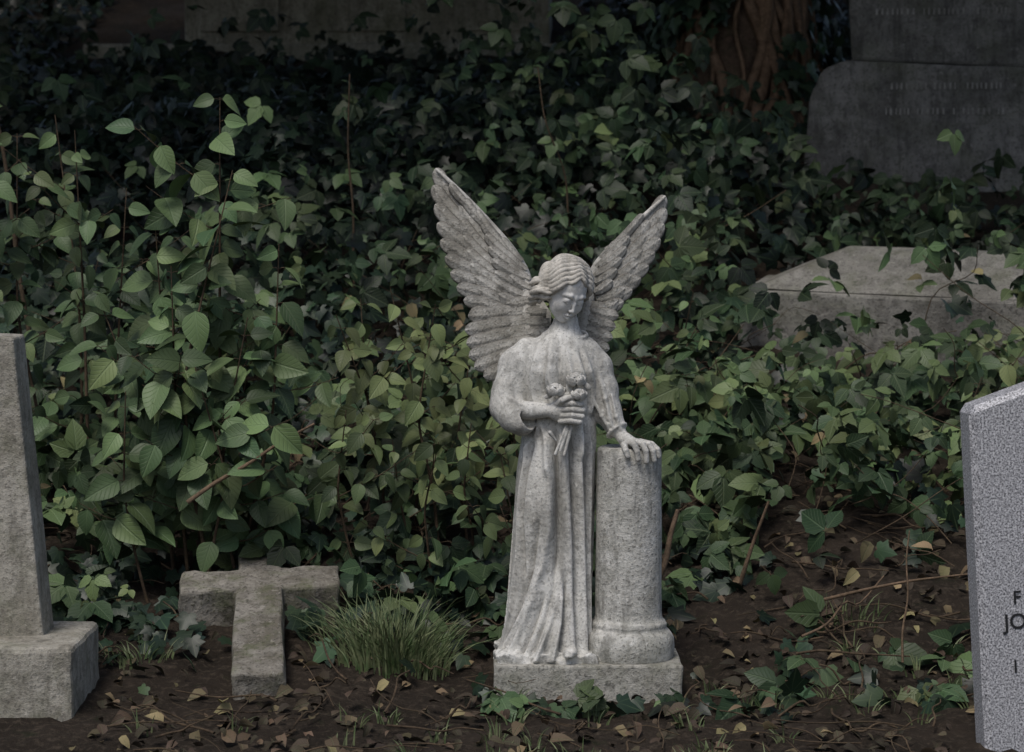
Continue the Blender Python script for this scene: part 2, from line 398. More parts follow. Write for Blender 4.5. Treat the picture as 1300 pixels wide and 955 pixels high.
for s_ in (-1,1):
    NS=10
    for j in range(NS):
        f=j/(NS-1); key=(K0*(1-f)+K1*f); key=key.copy(); key[:,2]+=.45*f*(1-f)*np.linspace(1,.3,6); key[1:,0]+=.3*f*(1-f); key[:,0]*=s_
        n=34; tt=np.linspace(0,1,len(key)); t=np.linspace(0,1,n)
        P=np.stack([np.interp(t,tt,key[:,q]) for q in range(3)],1)
        for _ in range(3): P[1:-1]=(P[:-2]+2*P[1:-1]+P[2:])/4
        P/=np.linalg.norm(P,axis=1)[:,None]**.8
        ph=t*17+j*.55
        off=1.02+.07*np.sin(ph)*np.minimum(1,t*3)+.15*np.clip(t-.3,0,1)*(1-f*.5)
        Q=CT+RD*P*off[:,None]; Q[:,2]+=2.0*np.cos(ph)*np.minimum(1,t*4); Q[:,1]+=1.0*np.cos(ph+1)
        hc.poly([tuple(q) for q in Q],[1.8+1.4*math.sin(math.pi*min(1,.1+u*.8))+.3*(j%2) for u in t],.5)
    hc.ell((s_*26,10,-10),(9,13,13),4)
    for rollpts,r0 in (([(22,-10,2),(31,-1,-5),(36,9,-12),(33,20,-19),(22,28,-24)],6.2),([(21,-6,-8),(29,3,-15),(34,12,-22),(27,23,-29),(16,28,-30)],6.4),([(24,4,-20),(30,12,-28),(22,22,-34)],5.4),([(28,10,4),(36,18,-4),(33,27,-13)],5.6)):
        C=curve([(s_*p[0],p[1],p[2]) for p in rollpts],20)
        for q,(ou,ov) in enumerate(((0,2.6),(-1.2,-1.8),(2.6,-.6),(.4,.2))):
            u=np.linspace(0,1,20); W=C.copy(); W[:,0]+=s_*(ou+1.6*np.sin(u*12+q)); W[:,2]+=ov+1.8*np.cos(u*12+q*1.1); W[:,1]-=1.5*(q==2)
            hc.poly([tuple(x_) for x_ in W],[r0*.55*(.55+.45*math.sin(math.pi*min(1,max(0,x_)))) for x_ in u],.6)
hc.poly([(0,-25,34),(0,-18,38),(0,-6,42),(0,10,43)],1.1,1.5,'sub')
V2,F2=hc.mesh()
R=np.array(Matrix.Rotation(D(9),3,'Y')@Matrix.Rotation(D(32),3,'Z')@Matrix.Rotation(D(27),3,'X'))
hcen=np.array((-27,-12,476)); sc=1.0
par(mesh_np('face',((V*sc)@R.T+hcen)*U,F,M_face),statue)
par(mesh_np('wavy_hair',((V2*sc)@R.T+hcen)*U,F2,M_hair),statue)

# ---- wings
def wing(name,prim_b,prim_t,mid_t,lead,cover,yroot,ytip,side,leadr,slab):
    acc=Acc()
    def yat(p):
        t=np.clip((p[1]-380)/240,0,1); return yroot+(ytip-yroot)*t
    def feather(P0,P1,w,bend,lay,tilt,hgt=1.8):
        P0=np.array(P0,float);P1=np.array(P1,float); L=np.linalg.norm(P1-P0); nt=max(10,int(L/2.2)); ns=11
        dr=(P1-P0)/L; pe=np.array((-dr[1],dr[0]))
        t=np.linspace(0,1,nt); C=P0[None]+(P1-P0)[None]*t[:,None]+pe[None]*(bend*4*t*(1-t))[:,None]
        tipL=min(.5,w*1.5/L)
        hw=w*(.65+.35*np.sin(np.pi*np.minimum(t*1.0,.6)/1.2))*np.sqrt(np.clip(1-np.clip((t-(1-tipL))/tipL,0,1)**2,0.01,1))
        s=np.linspace(-1,1,ns)
        y=np.array([yat(c) for c in C])+lay
        fx=C[:,None,0]+pe[0]*hw[:,None]*s; fz=C[:,None,1]+pe[1]*hw[:,None]*s
        lat=np.abs(s)[None]*hw[:,None]
        barb=.35*np.sin((t[:,None]*L-lat*1.1)*1.05)
        h=hgt*np.sqrt(np.clip(1-s**2,0,1))[None]*np.minimum(1,hw/w*1.3)[:,None]+.8*np.exp(-(s/.13)**2)[None]+barb*(1-s**2)[None]
        fy=y[:,None]-h+tilt*s[None]*hw[:,None]/w*2.6
        Fv=np.stack([fx,fy,fz],-1)
        Bv=np.stack([fx,y[:,None]+1.8*np.sqrt(np.clip(1-s**2,0,1))[None]+tilt*s[None]*hw[:,None]/w*2.6+.4,fz],-1)[:,1:-1][:,::-1]
        ringv=np.concatenate([Fv,Bv],1); nr=ringv.shape[1]
        i=np.arange(nt-1)[:,None]*nr; j=np.arange(nr)[None]; j2=(j+1)%nr
        acc.add(ringv.reshape(-1,3),np.stack([i+j,i+j2,i+nr+j2,i+nr+j],-1).reshape(-1,4))
    n=len(prim_t)
    for i in range(n):
        f=i/(n-1); k=f*(len(prim_b)-1); a_=int(min(k,len(prim_b)-2)); b_=np.array(prim_b[a_])+(np.array(prim_b[a_+1])-np.array(prim_b[a_]))*(k-a_)
        feather(b_,prim_t[i],10.2-.6*f,side*(9-8*f),4-i*.45,side*.9)
    for i,(b_,t_) in enumerate(mid_t):
        feather(b_,t_,9.2,side*(7-.6*i),0-i*.4,side*.9)
    for i,(b_,t_,w) in enumerate(cover):
        feather(b_,t_,w*1.22,side*2,-4.5-(i%7)*.5,side*.8,2.4)
    P=[(x,yat((x,z))-1,z) for x,z in lead]; P=curve(P,30); acc.add(*tube(P,np.interp(np.linspace(0,1,30),np.linspace(0,1,len(leadr)),leadr),12))
    o=par(acc.obj(name,M_wing,U),statue)
    bm=bmesh.new(); fr=[bm.verts.new((x*U,(yat((x,z))+3.0)*U,z*U)) for x,z in slab]; bk=[bm.verts.new((x*U,(yat((x,z))+7.5)*U,z*U)) for x,z in slab]
    m=len(fr)
    bm.faces.new(fr); bm.faces.new(bk[::-1])
    for q in range(m): bm.faces.new((fr[q],bk[q],bk[(q+1)%m],fr[(q+1)%m]))
    bmesh.ops.triangulate(bm,faces=bm.faces[:]); par(finish(bm,name+'_back',M_wing,0),statue)
    return o
def uv2(L): return [(u-745,845-v) for u,v in L]
T=uv2([(551,216),(548,238),(551,262),(554,286),(558,308),(564,329),(571,349),(579,367),(588,384),(596,399)])
Bs=uv2([(640,322),(655,345),(662,372),(660,402)])
mid=[(uv2([b])[0],uv2([t])[0]) for b,t in [((655,345),(583,262)),((657,352),(584,282)),((660,360),(587,302)),((662,368),(591,320)),((663,376),(596,338)),((664,384),(602,354)),((664,394),(607,370)),((664,402),(610,386))]]
cov=[(uv2([b])[0],uv2([t])[0],w) for b,t,w in [
 ((600,268),(570,236),5),((620,292),(588,254),5.5),((634,306),(602,268),5.5),((646,322),(612,284),6),((654,334),(616,300),6),((662,346),(620,316),6),((666,356),(624,332),6),((668,368),(627,348),6.5),((670,380),(630,362),6.5),((670,392),(632,376),6.5),
 ((662,334),(636,304),5.5),((668,346),(640,320),5.5),((672,358),(643,336),6),((673,370),(646,352),6),((672,384),(648,368),6),
 ((650,398),(594,404),9),((652,412),(590,422),9.5),((655,424),(592,439),9.5),((658,436),(595,455),9.5),((662,446),(602,469),9.5),((664,456),(614,481),9),((666,462),(626,492),8),
 ((668,396),(618,398),8),((668,408),(614,414),8),((670,420),(616,430),8),((672,432),(620,447),8),((676,442),(628,463),8),
 ((680,384),(642,388),8),((686,396),(642,402),8),((690,408),(644,416),8),((692,420),(646,432),8),((692,430),(650,445),8),
 ((694,400),(664,398),7),((698,412),(664,412),7.5),((700,424),(668,426),7.5)]]
wing('wing',Bs,T,mid,uv2([(672,440),(668,400),(670,368),(664,342),(640,308),(600,263),(570,232),(553,217)]),cov,28,58,1,[8,8.5,8.5,7,6,4.5,3,1.6],
 uv2([(566,236),(561,262),(566,300),(578,340),(598,385),(608,405),(612,440),(640,470),(700,470),(700,400),(664,345),(600,268)]))
T=uv2([(847,251),(848,268),(845,287),(840,306),(833,323),(825,340),(815,356),(804,371),(793,386),(783,400)])
Bs=uv2([(772,322),(762,345),(758,372),(756,405)])
mid=[(uv2([b])[0],uv2([t])[0]) for b,t in [((764,340),(826,283)),((763,348),(822,302)),((762,356),(817,320)),((761,364),(811,336)),((760,372),(803,352)),((758,384),(795,368)),((757,396),(786,384))]]
cov=[(uv2([b])[0],uv2([t])[0],w) for b,t,w in [
 ((785,308),(818,274),5),((774,320),(806,288),5),((768,332),(800,302),5.5),((762,342),(796,316),5.5),((758,352),(790,330),5.5),((756,362),(784,344),6),((755,374),(778,358),6),
 ((764,330),(784,308),5),((758,342),(778,322),5),((754,354),(772,338),5),
 ((748,396),(786,404),8),((746,408),(782,418),8),((744,420),(778,432),8),((742,432),(774,446),8),((742,390),(770,392),7),((740,404),(766,410),7)]]
wing('wing.001',Bs,T,mid,uv2([(738,430),(745,395),(750,365),(757,342),(775,320),(802,293),(830,266),(846,252)]),cov,28,58,-1,[9,9,8,6.5,5.5,4,2.8,1.6],
 uv2([(836,272),(834,296),(822,326),(800,362),(778,396),(772,430),(735,450),(735,400),(757,350),(802,296)]))

# ---- column and plinth
prof=[(0,8),(56,8),(57.5,14),(58.5,24),(57.5,34),(54,42),(49,46),(48,48),(48.5,53),(47,56),(43.5,59),(42.3,64),(42,120),(41.6,200),(41.3,262),(41.3,270),(39.8,275),(36,277.3),(0,277.5)]
ns=72; acc=Acc(); pr=[]
for i in range(len(prof)-1):
    m=10 if abs(prof[i+1][1]-prof[i][1])>30 else 2
    for q in range(m): 
        t=q/m; pr.append((prof[i][0]*(1-t)+prof[i+1][0]*t,prof[i][1]*(1-t)+prof[i+1][1]*t))
pr.append(prof[-1])
thh=np.arange(ns)*2*np.pi/ns
PV=np.array([[(53+r*math.cos(q)*(1+.006*math.sin(5*q+z*.05)),-5+r*math.sin(q)*(1+.006*math.sin(5*q+z*.05)),z+.7*math.sin(q*3+z)) for q in thh] for r,z in pr]).reshape(-1,3)
i=np.arange(len(pr)-1)[:,None]*ns; j=np.arange(ns)[None]; j2=(j+1)%ns
acc.add(PV,np.stack([i+j,i+j2,i+ns+j2,i+ns+j],-1).reshape(-1,4))
par(acc.obj('short_column',M_col,U),statue)
bm=bmesh.new(); box_bm(bm,(-.236,-.138,-.35),(.236,.122,.019))
par(finish(bm,'plinth',M_plinth,.006,2,.0009,6),statue)

# ------------------------------------------------------------------ ground
M=NT('soil'); co=M.n('ShaderNodeTexCoord').outputs['Object']
c=M.mix(M.ramp(M.noise(co,3,4,.65),[(.35,0),(.7,1)]),(.062,.048,.037),(.03,.024,.018))
c=M.mix(M.ramp(M.noise(co,45,4,.7),[(.5,0),(.72,1)]),c,(.12,.095,.072))
c=M.mix(M.ramp(M.noise(co,12,4,.7),[(.6,0),(.75,.6)]),c,(.03,.042,.018))
M_soil=M.done(M.bsdf(c,.95,M.bump(M.noise(co,30,6,.8),1,.03),.15))
def axis(lo,hi,f0,f1,fs):
    inner=np.arange(f0,f1,fs); k=np.geomspace(fs,abs(hi-f1),26); k2=np.geomspace(fs,abs(lo-f0),26)
    return np.concatenate([(f0-k2)[::-1],inner,f1+k-fs+fs])
gx=axis(-150,150,-3.5,3.5,.03); gy=axis(-120,180,-2,11,.035)
GX,GY=np.meshgrid(gx,gy); GZ=gz(GX,GY)+np.where((GX>-3)&(GX<3)&(GY<3),.007*snoise(GX,GY,9,31)+.005*snoise(GX,GY,14,32),0)
nxg=len(gx); i=np.arange(len(gy)-1)[:,None]*nxg; j=np.arange(nxg-1)[None]
mesh_np('ground',np.stack([GX,GY,GZ],-1).reshape(-1,3),np.stack([i+j,i+j+1,i+nxg+j+1,i+nxg+j],-1).reshape(-1,4),M_soil)

# ------------------------------------------------------------------ leaves
half=[(0,0),(.12,-.10),(.30,-.12),(.42,.02),(.36,.14),(.58,.34),(.40,.42),(.24,.50),(.17,.72),(0,1.0)]
out=half+[(-x,y) for x,y in half[-2:0:-1]]
iv=np.array([(0,.3,0.03)]+[(x,y,-.10*abs(x)-.06*y*y-.03*(x*x)) for x,y in out],float)
ivF=np.array([(0,1+(k+1)%len(out),1+k) for k in range(len(out))])[:,::-1]
IVY=(iv,ivF,iv[:,:2])
def ovate(wd,n=8,tooth=0,fold=.25,droop=.25,tw=0,pk=.75,cols=5):
    V=[]
    for i in range(n):
        t=i/(n-1); w=wd*max(.015,math.sin(math.pi*t**pk)**.8*(1-.12*t))
        if tooth and 0<i<n-1: w*=1+(tooth if i%2 else -tooth)
        z=-droop*t*t
        r=[(-w,t,z+fold*w-tw*t*w),(-w*.5,t,z+fold*w*.35),(0,t,z),(w*.5,t,z+fold*w*.35),(w,t,z+fold*w+tw*t*w)]
        V+=r if cols==5 else [r[0],r[2],r[4]]
    V=np.array(V,float); F=[]
    for i in range(n-1):
        for j in range(cols-1): F.append((i*cols+j,i*cols+j+1,(i+1)*cols+j+1,(i+1)*cols+j))
    return (V,np.array(F),V[:,:2])
OV=ovate(.36,9,0,.22,.3,.25,.72); OVB=ovate(.37,8,.06,.2,.18,.1,.72,3); OVS=ovate(.32,4,0,.25,.2,0,.75,3); OVD=ovate(.33,6,.05,.5,.5,.8,.75,3)
def nrm(a): return a/(np.linalg.norm(a,axis=1)[:,None]+1e-9)
def scatter(name,T,P,N,Dr,S,lv,mat,wx=None):
    V,F,UVt=T; N=nrm(N); Dr=nrm(Dr-N*(Dr*N).sum(1)[:,None]); Xa=np.cross(Dr,N)
    n=len(P)
    S3=np.stack([S*(1 if wx is None else wx),S,S],1)
    loc=V[None]*S3[:,None]
    W=P[:,None]+loc[...,0:1]*Xa[:,None]+loc[...,1:2]*Dr[:,None]+loc[...,2:3]*N[:,None]
    FF=(F[None]+(np.arange(n)*len(V))[:,None,None]).reshape(-1,F.shape[1])
    uv=np.tile(UVt[F.ravel()],(n,1))
    lvv=np.repeat(np.concatenate([lv,np.ones((n,1))],1),len(V),0)
    return mesh_np(name,W.reshape(-1,3),FF,mat,uv,lvv)
M_ivy=leafmat('ivy_leaf',[(0,(.005,.012,.007)),(.5,(.020,.041,.022)),(1,(.058,.098,.044))],True,.42,0,.3,False)
M_ov=leafmat('shrub_leaf',[(0,(.022,.048,.022)),(.5,(.058,.102,.040)),(1,(.135,.188,.066))],False,.5,0,.3,True,.468)
M_br=leafmat('bramble_leaf',[(0,(.007,.017,.008)),(.5,(.034,.064,.025)),(1,(.108,.155,.053))],False,.5,0,.3,True,.474)
M_dead=leafmat('dead_leaf',[(0,(.055,.037,.025)),(.5,(.11,.072,.042)),(1,(.28,.21,.10))],False,.7,0,.2)
def blocked(x,y):
    b=(np.abs(x-.19)<.27)&(np.abs(y)<.16)
    b|=(x<-1.0)&(y<-.02)
    b|=(x>1.02)&(y<-.45)
    b|=(np.abs(x+.66)<.09)&(y>-.3)&(y<.35); b|=(np.abs(x+.68)<.25)&(y>.24)&(y<.47)
    b|=(x>1.35)&(y>4.7)&(y<6.3); b|=(x>-2.8)&(x<.5)&(y>8.4)
    b|=(x>.85)&(x<2.4)&(y>2.45)&(y<3.6)
    return b
def soilmask(x,y):
    m=np.exp(-(((x-1.05)/.5)**2+((y-.35)/.60)**2)*1.1)
    m=np.maximum(m,np.exp(-(((x-.58)/.25)**2+((y-.15)/.40)**2)))
    m=np.maximum(m,1.1*np.exp(-(((x+.6)/.7)**2+((y+.15)/.33)**2)))
    m=np.maximum(m,1.3*(1/(1+np.exp((y+.28)/.06))))
    return np.clip(m*1.2+.26*snoise(x,y,1.6,9)+.16*snoise(x,y,5,10),0,1)
def hcov(x,y):
    h=.03+.06*np.clip(y,0,2)+.05*np.clip(y-1,0,2)
    h=h*(1+.6*snoise(x,y,.7,12)+.5*snoise(x,y,2.1,13))
    h=h+.40*np.exp(-(((x+.5)/1.7)**2+((y-4.3)/1.2)**2))
    h=h*(1-.6/(1+np.exp(-(x-1.1)/.15))/(1+np.exp(-(y-3.6)/.3)))*(1-.6/(1+np.exp(-(y-6.8)/.4)))
    return np.clip(h,.012,1.2)
def cover(n,xr,yr,kind):
    y=rng.uniform(yr[0],yr[1],n); sc_=(6.1+y)/6.1
    x=rng.uniform(xr[0],xr[1],n)*np.maximum(sc_,1)
    sm=soilmask(x,y); sp=snoise(x,y,.55,21)*.5+snoise(x,y,1.9,22)*.35
    left=np.clip((.6-x)/1.2,0,1)
    pi=np.clip(.52+.6*sp+.35*left*(y>2)-.38*((x>.4)&(y>.6)&(y<4.2))-.15*((x<-.1)&(y>.7)&(y<2)),.04,.97)
    u=rng.random(n)
    gap=snoise(x,y,2.6,51)+.7*snoise(x,y,6,52)
    keep=(rng.random(n)>sm*1.05)&~blocked(x,y)&(rng.random(n)>.93*np.clip((gap-.05)*2,0,1))
    keep&=(u<pi) if kind=='ivy' else (u>=pi)
    x,y=x[keep],y[keep]; n=len(x); h=hcov(x,y)
    if kind!='ivy': h=h*1.7+.06*np.clip(y,0,1)
    z=gz(x,y)+h*rng.random(n)**.55+.01
    P=np.stack([x,y,z],1)
    N=np.stack([rng.normal(0,.6,n),-.5+rng.normal(0,.5,n),.72+rng.normal(0,.38,n)],1)
    Dr=np.stack([rng.normal(0,.9,n),-.5+rng.normal(0,.5,n),-.45+rng.normal(0,.6,n)],1)
    return P,N,Dr
P,N,Dr=cover(58000,(-1.6,1.6),(-.6,11.2),'ivy'); n=len(P)
S=rng.uniform(.030,.084,n)*(1+.2*np.clip(P[:,1]-1,0,3)/3)
tone=np.clip(.48+.28*snoise(P[:,0],P[:,1],.9,41)+rng.normal(0,.23,n)-.17*np.clip(P[:,1]-1.5,0,3),0,1)  # leaf colour darkens with depth, painting in the shade of the far bank
scatter('ivy_ground_cover',IVY,P,N,Dr,S,np.stack([rng.random(n),tone,rng.random(n)],1),M_ivy)
P,N,Dr=cover(19000,(-1.6,1.6),(-.5,9.5),'br'); n=len(P)
S=rng.uniform(.035,.105,n)
tone=np.clip(.68+.32*snoise(P[:,0],P[:,1],.8,43)+rng.normal(0,.26,n)-.2*np.clip(P[:,1]-1.8,0,4),0,1)  # same painted shade here: farther bramble leaves get a darker colour
Pa,Na,Da,Sa,La=[],[],[],[],[]
Nn=nrm(N); Dn=nrm(Dr-Nn*(Dr*Nn).sum(1)[:,None]); Xn=np.cross(Dn,Nn); r1=rng.random(n); r2=rng.random(n)
for ang,s_ in ((0,1),(1.25,.82),(-1.25,.82)):
    dd=Dn*math.cos(ang)+Xn*math.sin(ang)
    Pa.append(P+dd*.006); Na.append(Nn+dd*.25+rng.normal(0,.12,(n,3))); Da.append(dd); Sa.append(S*s_); La.append(np.stack([np.clip(r1+rng.normal(0,.08,n),0,1),tone,r2],1))
scatter('bramble_undergrowth',OVB,np.concatenate(Pa),np.concatenate(Na),np.concatenate(Da),np.concatenate(Sa),np.concatenate(La),M_br)

M_twig=stone('twig_bark',(.12,.085,.055),(.06,.042,.028),.4,20,.6,.1,200)
def shrub(name,stems,size,tone0,hue,spacing=.055,side=True,T=OV):
    acc=Acc(); P=[];N=[];Dd=[];S=[];L=[]
    def leafline(C,start):
        seg=np.linalg.norm(np.diff(C,axis=0),axis=1); cum=np.concatenate([[0],np.cumsum(seg)]); tot=cum[-1]
        s=start*tot; a0=random.uniform(0,3.14)
        while s<=tot:
            p=np.array([np.interp(s,cum,C[:,q]) for q in range(3)]); a0+=1.57+random.uniform(-.35,.35)
            for sg in (0,math.pi):
                if random.random()<.18: continue
                a=a0+sg; o=np.array((math.cos(a),math.sin(a),0)); pet=random.uniform(.008,.022)
                pp=p+o*pet+np.array((0,0,.004)); frac=s/tot
                P.append(pp); Dd.append(o*1.0+np.array((random.gauss(0,.25),-.15,-.40+random.gauss(0,.42)+.3*(frac>.9))))
                N.append(o*.3+np.array((random.gauss(0,.42),-.58+random.gauss(0,.33),.6+random.gauss(0,.3))))
                S.append(random.uniform(*size)*(1-.25*max(0,frac-.75)/.25)); L.append((random.random(),np.clip(random.gauss(tone0,.19)+.12*frac,0,1),hue+random.uniform(-.35,.35)))
                acc.add(*tube(np.array([p,(p+pp)/2+np.array((0,0,.002)),pp]),.0011,4))
            s+=spacing*random.uniform(.75,1.25)
    for b,t in stems:
        b=np.array(b,float); t=np.array(t,float); m=(b+t)/2+np.array((random.gauss(0,.05),random.gauss(0,.05),.03))
        C=curve([b,(b+m)/2+np.array((random.gauss(0,.02),0,0)),m,(m+t)/2,t],26); L0=np.linalg.norm(t-b)
        acc.add(*tube(C,np.linspace(.0028+.0035*L0,.0014,26),6)); leafline(C,.28)
        if side:
            for q in range(int(L0/.18)):
                i=random.randint(5,20); a=random.uniform(0,6.28); l=random.uniform(.1,.26)
                e=C[i]+np.array((math.cos(a)*l,math.sin(a)*l*.7,l*random.uniform(.2,.8))); C2=curve([C[i],(C[i]+e)/2+np.array((0,0,-.01)),e],10)
                acc.add(*tube(C2,np.linspace(.002,.001,10),5)); leafline(C2,.3)
    e=empty(name); par(acc.obj('stems',M_twig),e)
    L=np.array(L); L[:,2]=np.clip(L[:,2],0,1)
    par(scatter('leaves',T,np.array(P),np.array(N),np.array(Dd),np.array(S),L,M_ov),e)
def G3(x,y): return (x,y,float(gz(x,y))-.02)
shrub('dogwood_shrub',[(G3(-.80,.62),(-.80,.56,1.46)),(G3(-.82,.55),(-.76,.50,1.26)),(G3(-.85,.7),(-.99,.62,1.12)),(G3(-.78,.6),(-.64,.55,1.06)),(G3(-.9,.6),(-.93,.5,1.0)),
  (G3(-.95,.65),(-1.15,.6,.92)),(G3(-.75,.55),(-.72,.48,.86)),(G3(-.85,.5),(-.86,.42,.74)),(G3(-1.0,.5),(-1.05,.45,.66))],(.07,.118),.6,.75,.062)
shrub('young_elm_shrub',[(G3(-.45+.08*i,.85+.1*(i%3)),(-.52+.095*i+random.uniform(-.03,.03),.78+.12*(i%3),.74+.26*random.random()+.02*i*(i<4))) for i in range(8)],(.05,.082),.92,.15,.06)
shrub('young_elm_shrub',[(G3(-.42+.1*i,.6+.08*(i%2)),(-.45+.11*i+random.uniform(-.03,.03),.5+.1*(i%2),.48+.15*random.random())) for i in range(5)],(.045,.07),.65,.35,.06)
shrub('hedge_shrub',[(G3(-1.55+.1*i,1.1+.12*(i%3)),(-1.62+.11*i+random.uniform(-.05,.05),1.05+.15*(i%3),.95+.75*random.random()*(1-i*.08))) for i in range(6)],(.05,.09),.55,.6,.068)
def pts(n,x0,x1,y0,y1):
    r=[]
    while len(r)<n:
        x,y=random.uniform(x0,x1),random.uniform(y0,y1)
        if not blocked(np.array(x),np.array(y)): r.append((x,y))
    return r
shrub('undergrowth_shrub',[(G3(x,y),(x+random.uniform(-.12,.12),y-.1,float(gz(x,y))+random.uniform(.18,.38))) for x,y in pts(24,.55,2.3,1.2,2.4)],(.045,.088),.75,.25,.058)
shrub('undergrowth_shrub',[(G3(x,y),(x+random.uniform(-.12,.12),y-.1,float(gz(x,y))+random.uniform(.2,.5))) for x,y in pts(18,-2.2,1.0,1.6,3.4)],(.045,.07),.3,.6,.055)

# fallen leaves
n=4200; y=rng.uniform(-1.6,2.4,n); x=rng.uniform(-1.9,1.9,n); k=(rng.random(n)<soilmask(x,y)*.85+.15)&~blocked(x,y); x,y=x[k],y[k]; n=len(x)
P=np.stack([x,y,gz(x,y)+.008+.03*rng.random(n)**3],1)
N=np.stack([rng.normal(0,.45,n),-.3+rng.normal(0,.45,n),np.ones(n)],1)
scatter('fallen_leaves',OVD,P,N,rng.normal(0,1,(n,3)),rng.uniform(.018,.052,n),np.stack([rng.random(n),np.clip(rng.random(n)**2.8,0,1),rng.random(n)],1),M_dead)
n=80; x=rng.uniform(-1.6,2.2,n); y=rng.uniform(.3,3,n); k=~blocked(x,y); x,y=x[k],y[k]; n=len(x)
P=np.stack([x,y,gz(x,y)+hcov(x,y)+.03],1)
scatter('fallen_leaves',OVD,P,np.stack([rng.normal(0,.3,n),-.6+rng.normal(0,.2,n),np.ones(n)*.7],1),rng.normal(0,1,(n,3)),rng.uniform(.04,.065,n),np.stack([rng.random(n),rng.uniform(.6,1,n),rng.random(n)],1),M_dead)

acc=Acc()
def stick(p0,p1,r,wob=.02,n=14):
    p0=np.array(p0,float);p1=np.array(p1,float); C=curve([p0]+[p0+(p1-p0)*t+rng.normal(0,wob,3) for t in (.25,.5,.75)]+[p1],n); acc.add(*tube(C,np.linspace(r,r*.5,n),6))
for _ in range(400):
    x=rng.uniform(-1.5,1.7); y=rng.uniform(-.9,1.5)
    if blocked(np.array(x),np.array(y)): continue
    a=rng.uniform(0,6.28); l=rng.uniform(.06,.34); x2=x+l*math.cos(a); y2=y+l*math.sin(a)*.8
    if blocked(np.array(x2),np.array(y2)): continue
    stick((x,y,float(gz(x,y))+.014),(x2,y2,float(gz(x2,y2))+.02+.05*rng.random()),rng.uniform(.0015,.004),.012)
for _ in range(190):
    x=rng.uniform(-1.6,2.2); y=rng.uniform(.5,4); a=rng.uniform(0,6.28); l=rng.uniform(.2,.7)
    if blocked(np.array(x),np.array(y)): continue
    stick((x,y,float(gz(x,y))+.06),(x+l*math.cos(a),y+.2*math.sin(a),float(gz(x,y))+.12+l*rng.uniform(0,.7)),rng.uniform(.0015,.003),.035)
acc.obj('twigs',M_twig)
acc=Acc(); M_stick=stone('bare_branch_bark',(.22,.15,.10),(.12,.085,.055),.4,20,.6,.0,200)
stick((-.87,.34,.37),(-.53,.36,.58),.0065,.008); stick((.82,.2,.13),(1.22,.2,.20),.005,.01); stick((.98,-.1,.02),(1.01,.0,.34),.0035,.008)
stick((.75,.1,.05),(1.0,.35,.17),.004,.02); stick((.62,.5,.1),(.70,.45,.36),.007,.006); stick((.36,.3,.05),(.45,.42,.34),.012,.012)
acc.obj('fallen_branch',M_stick)

# grass
acc=Acc()
def grass(cx,cy,n,rad,hh):
    for _ in range(n):
        a=rng.uniform(0,6.28); r=rad*rng.random()**.7; x=cx+r*math.cos(a); y=cy+r*math.sin(a)*.6; l=hh*rng.uniform(.4,1.2)
        lean=np.array((math.cos(a),math.sin(a)*.7,0))*rng.uniform(.15,.9)+rng.normal(0,.2,3)*np.array((1,1,0)); z=float(gz(x,y))-.005
        t=np.linspace(0,1,7)[:,None]; C=np.array([[x,y,z]])+t*np.array([[0,0,l]])+lean[None]*l*t**1.8-np.array([[0,0,l*.35]])*t**3*np.linalg.norm(lean)
        wv=np.array((-math.sin(a+1),math.cos(a+1),0)) if rng.random()<.5 else np.array((1,.2,0)); w=.0019*(1-t**2)+.0003
        Vv=np.stack([C-wv*w,C+wv*w],1).reshape(-1,3); acc.add(Vv,[(2*k,2*k+1,2*k+3,2*k+2) for k in range(6)])
grass(-.30,.04,400,.14,.18); grass(-.34,.1,180,.18,.12); grass(-.95,.05,60,.1,.07); grass(.9,.25,40,.1,.08)
for _ in range(60):
    x,y=random.uniform(-1,1.2),random.uniform(-.9,.1)
    if not blocked(np.array(x),np.array(y)): grass(x,y,9,.03,.06)
t=NT('grass_blade'); co=t.n('ShaderNodeTexCoord').outputs['Object']
c=t.mix(t.ramp(t.noise(co,25,3),[(.35,0),(.65,1)]),(.07,.115,.042),(.20,.22,.115)); M_gr=t.done(t.bsdf(c,.5,None,.3))
acc.obj('grass_tuft',M_gr,smooth=False)

# ------------------------------------------------------------------ gravestones
M_gs=stone('weathered_headstone',(.47,.445,.39),(.29,.27,.225),.5,7,.9,.3,140,0,.5)
M_gd=stone('dark_tomb_stone',(.25,.245,.235),(.13,.128,.12),.6,3,1.,.2,90,0,.6)
M_gl=stone('ledger_stone',(.30,.29,.265),(.17,.163,.145),.6,4,1.,.3,110)
M_cr=stone('cross_stone',(.30,.28,.245),(.15,.136,.11),.7,8,1.,.55,110)
g=empty('leaning_headstone')
o=prism('tablet',[(-1.62,.10),(-1.142,.10),(-1.206,.845),(-1.56,.87)],-.26,-.12,M_gs,.006,2,.0006,5); par(o,g)
bm=bmesh.new(); box_bm(bm,(-1.75,-.42,-.25),(-1.045,-.04,.115)); par(finish(bm,'base_block',M_gs,.012,2,.0012,6),g)
outl=[(-.066,-.66),(.064,-.66),(.060,-.105),(.212,-.105),(.212,.045),(.058,.045),(.055,.24),(-.058,.24),(-.060,.045),(-.216,.045),(-.216,-.105),(-.064,-.105)]
bm=bmesh.new(); a_=[bm.verts.new((x,y,.095)) for x,y in outl]; b_=[bm.verts.new((x,y,-.02)) for x,y in outl]
bm.faces.new(a_); bm.faces.new(b_[::-1])
for k in range(len(a_)): bm.faces.new((a_[k],b_[k],b_[(k+1)%12],a_[(k+1)%12]))
o=finish(bm,'fallen_stone_cross',M_cr,.007,2,.0022,4); o.location=(-.682,.42,.075); o.rotation_euler=(D(13),D(-2),D(5))
t=NT('speckled_granite'); co=t.n('ShaderNodeTexCoord').outputs['Object']
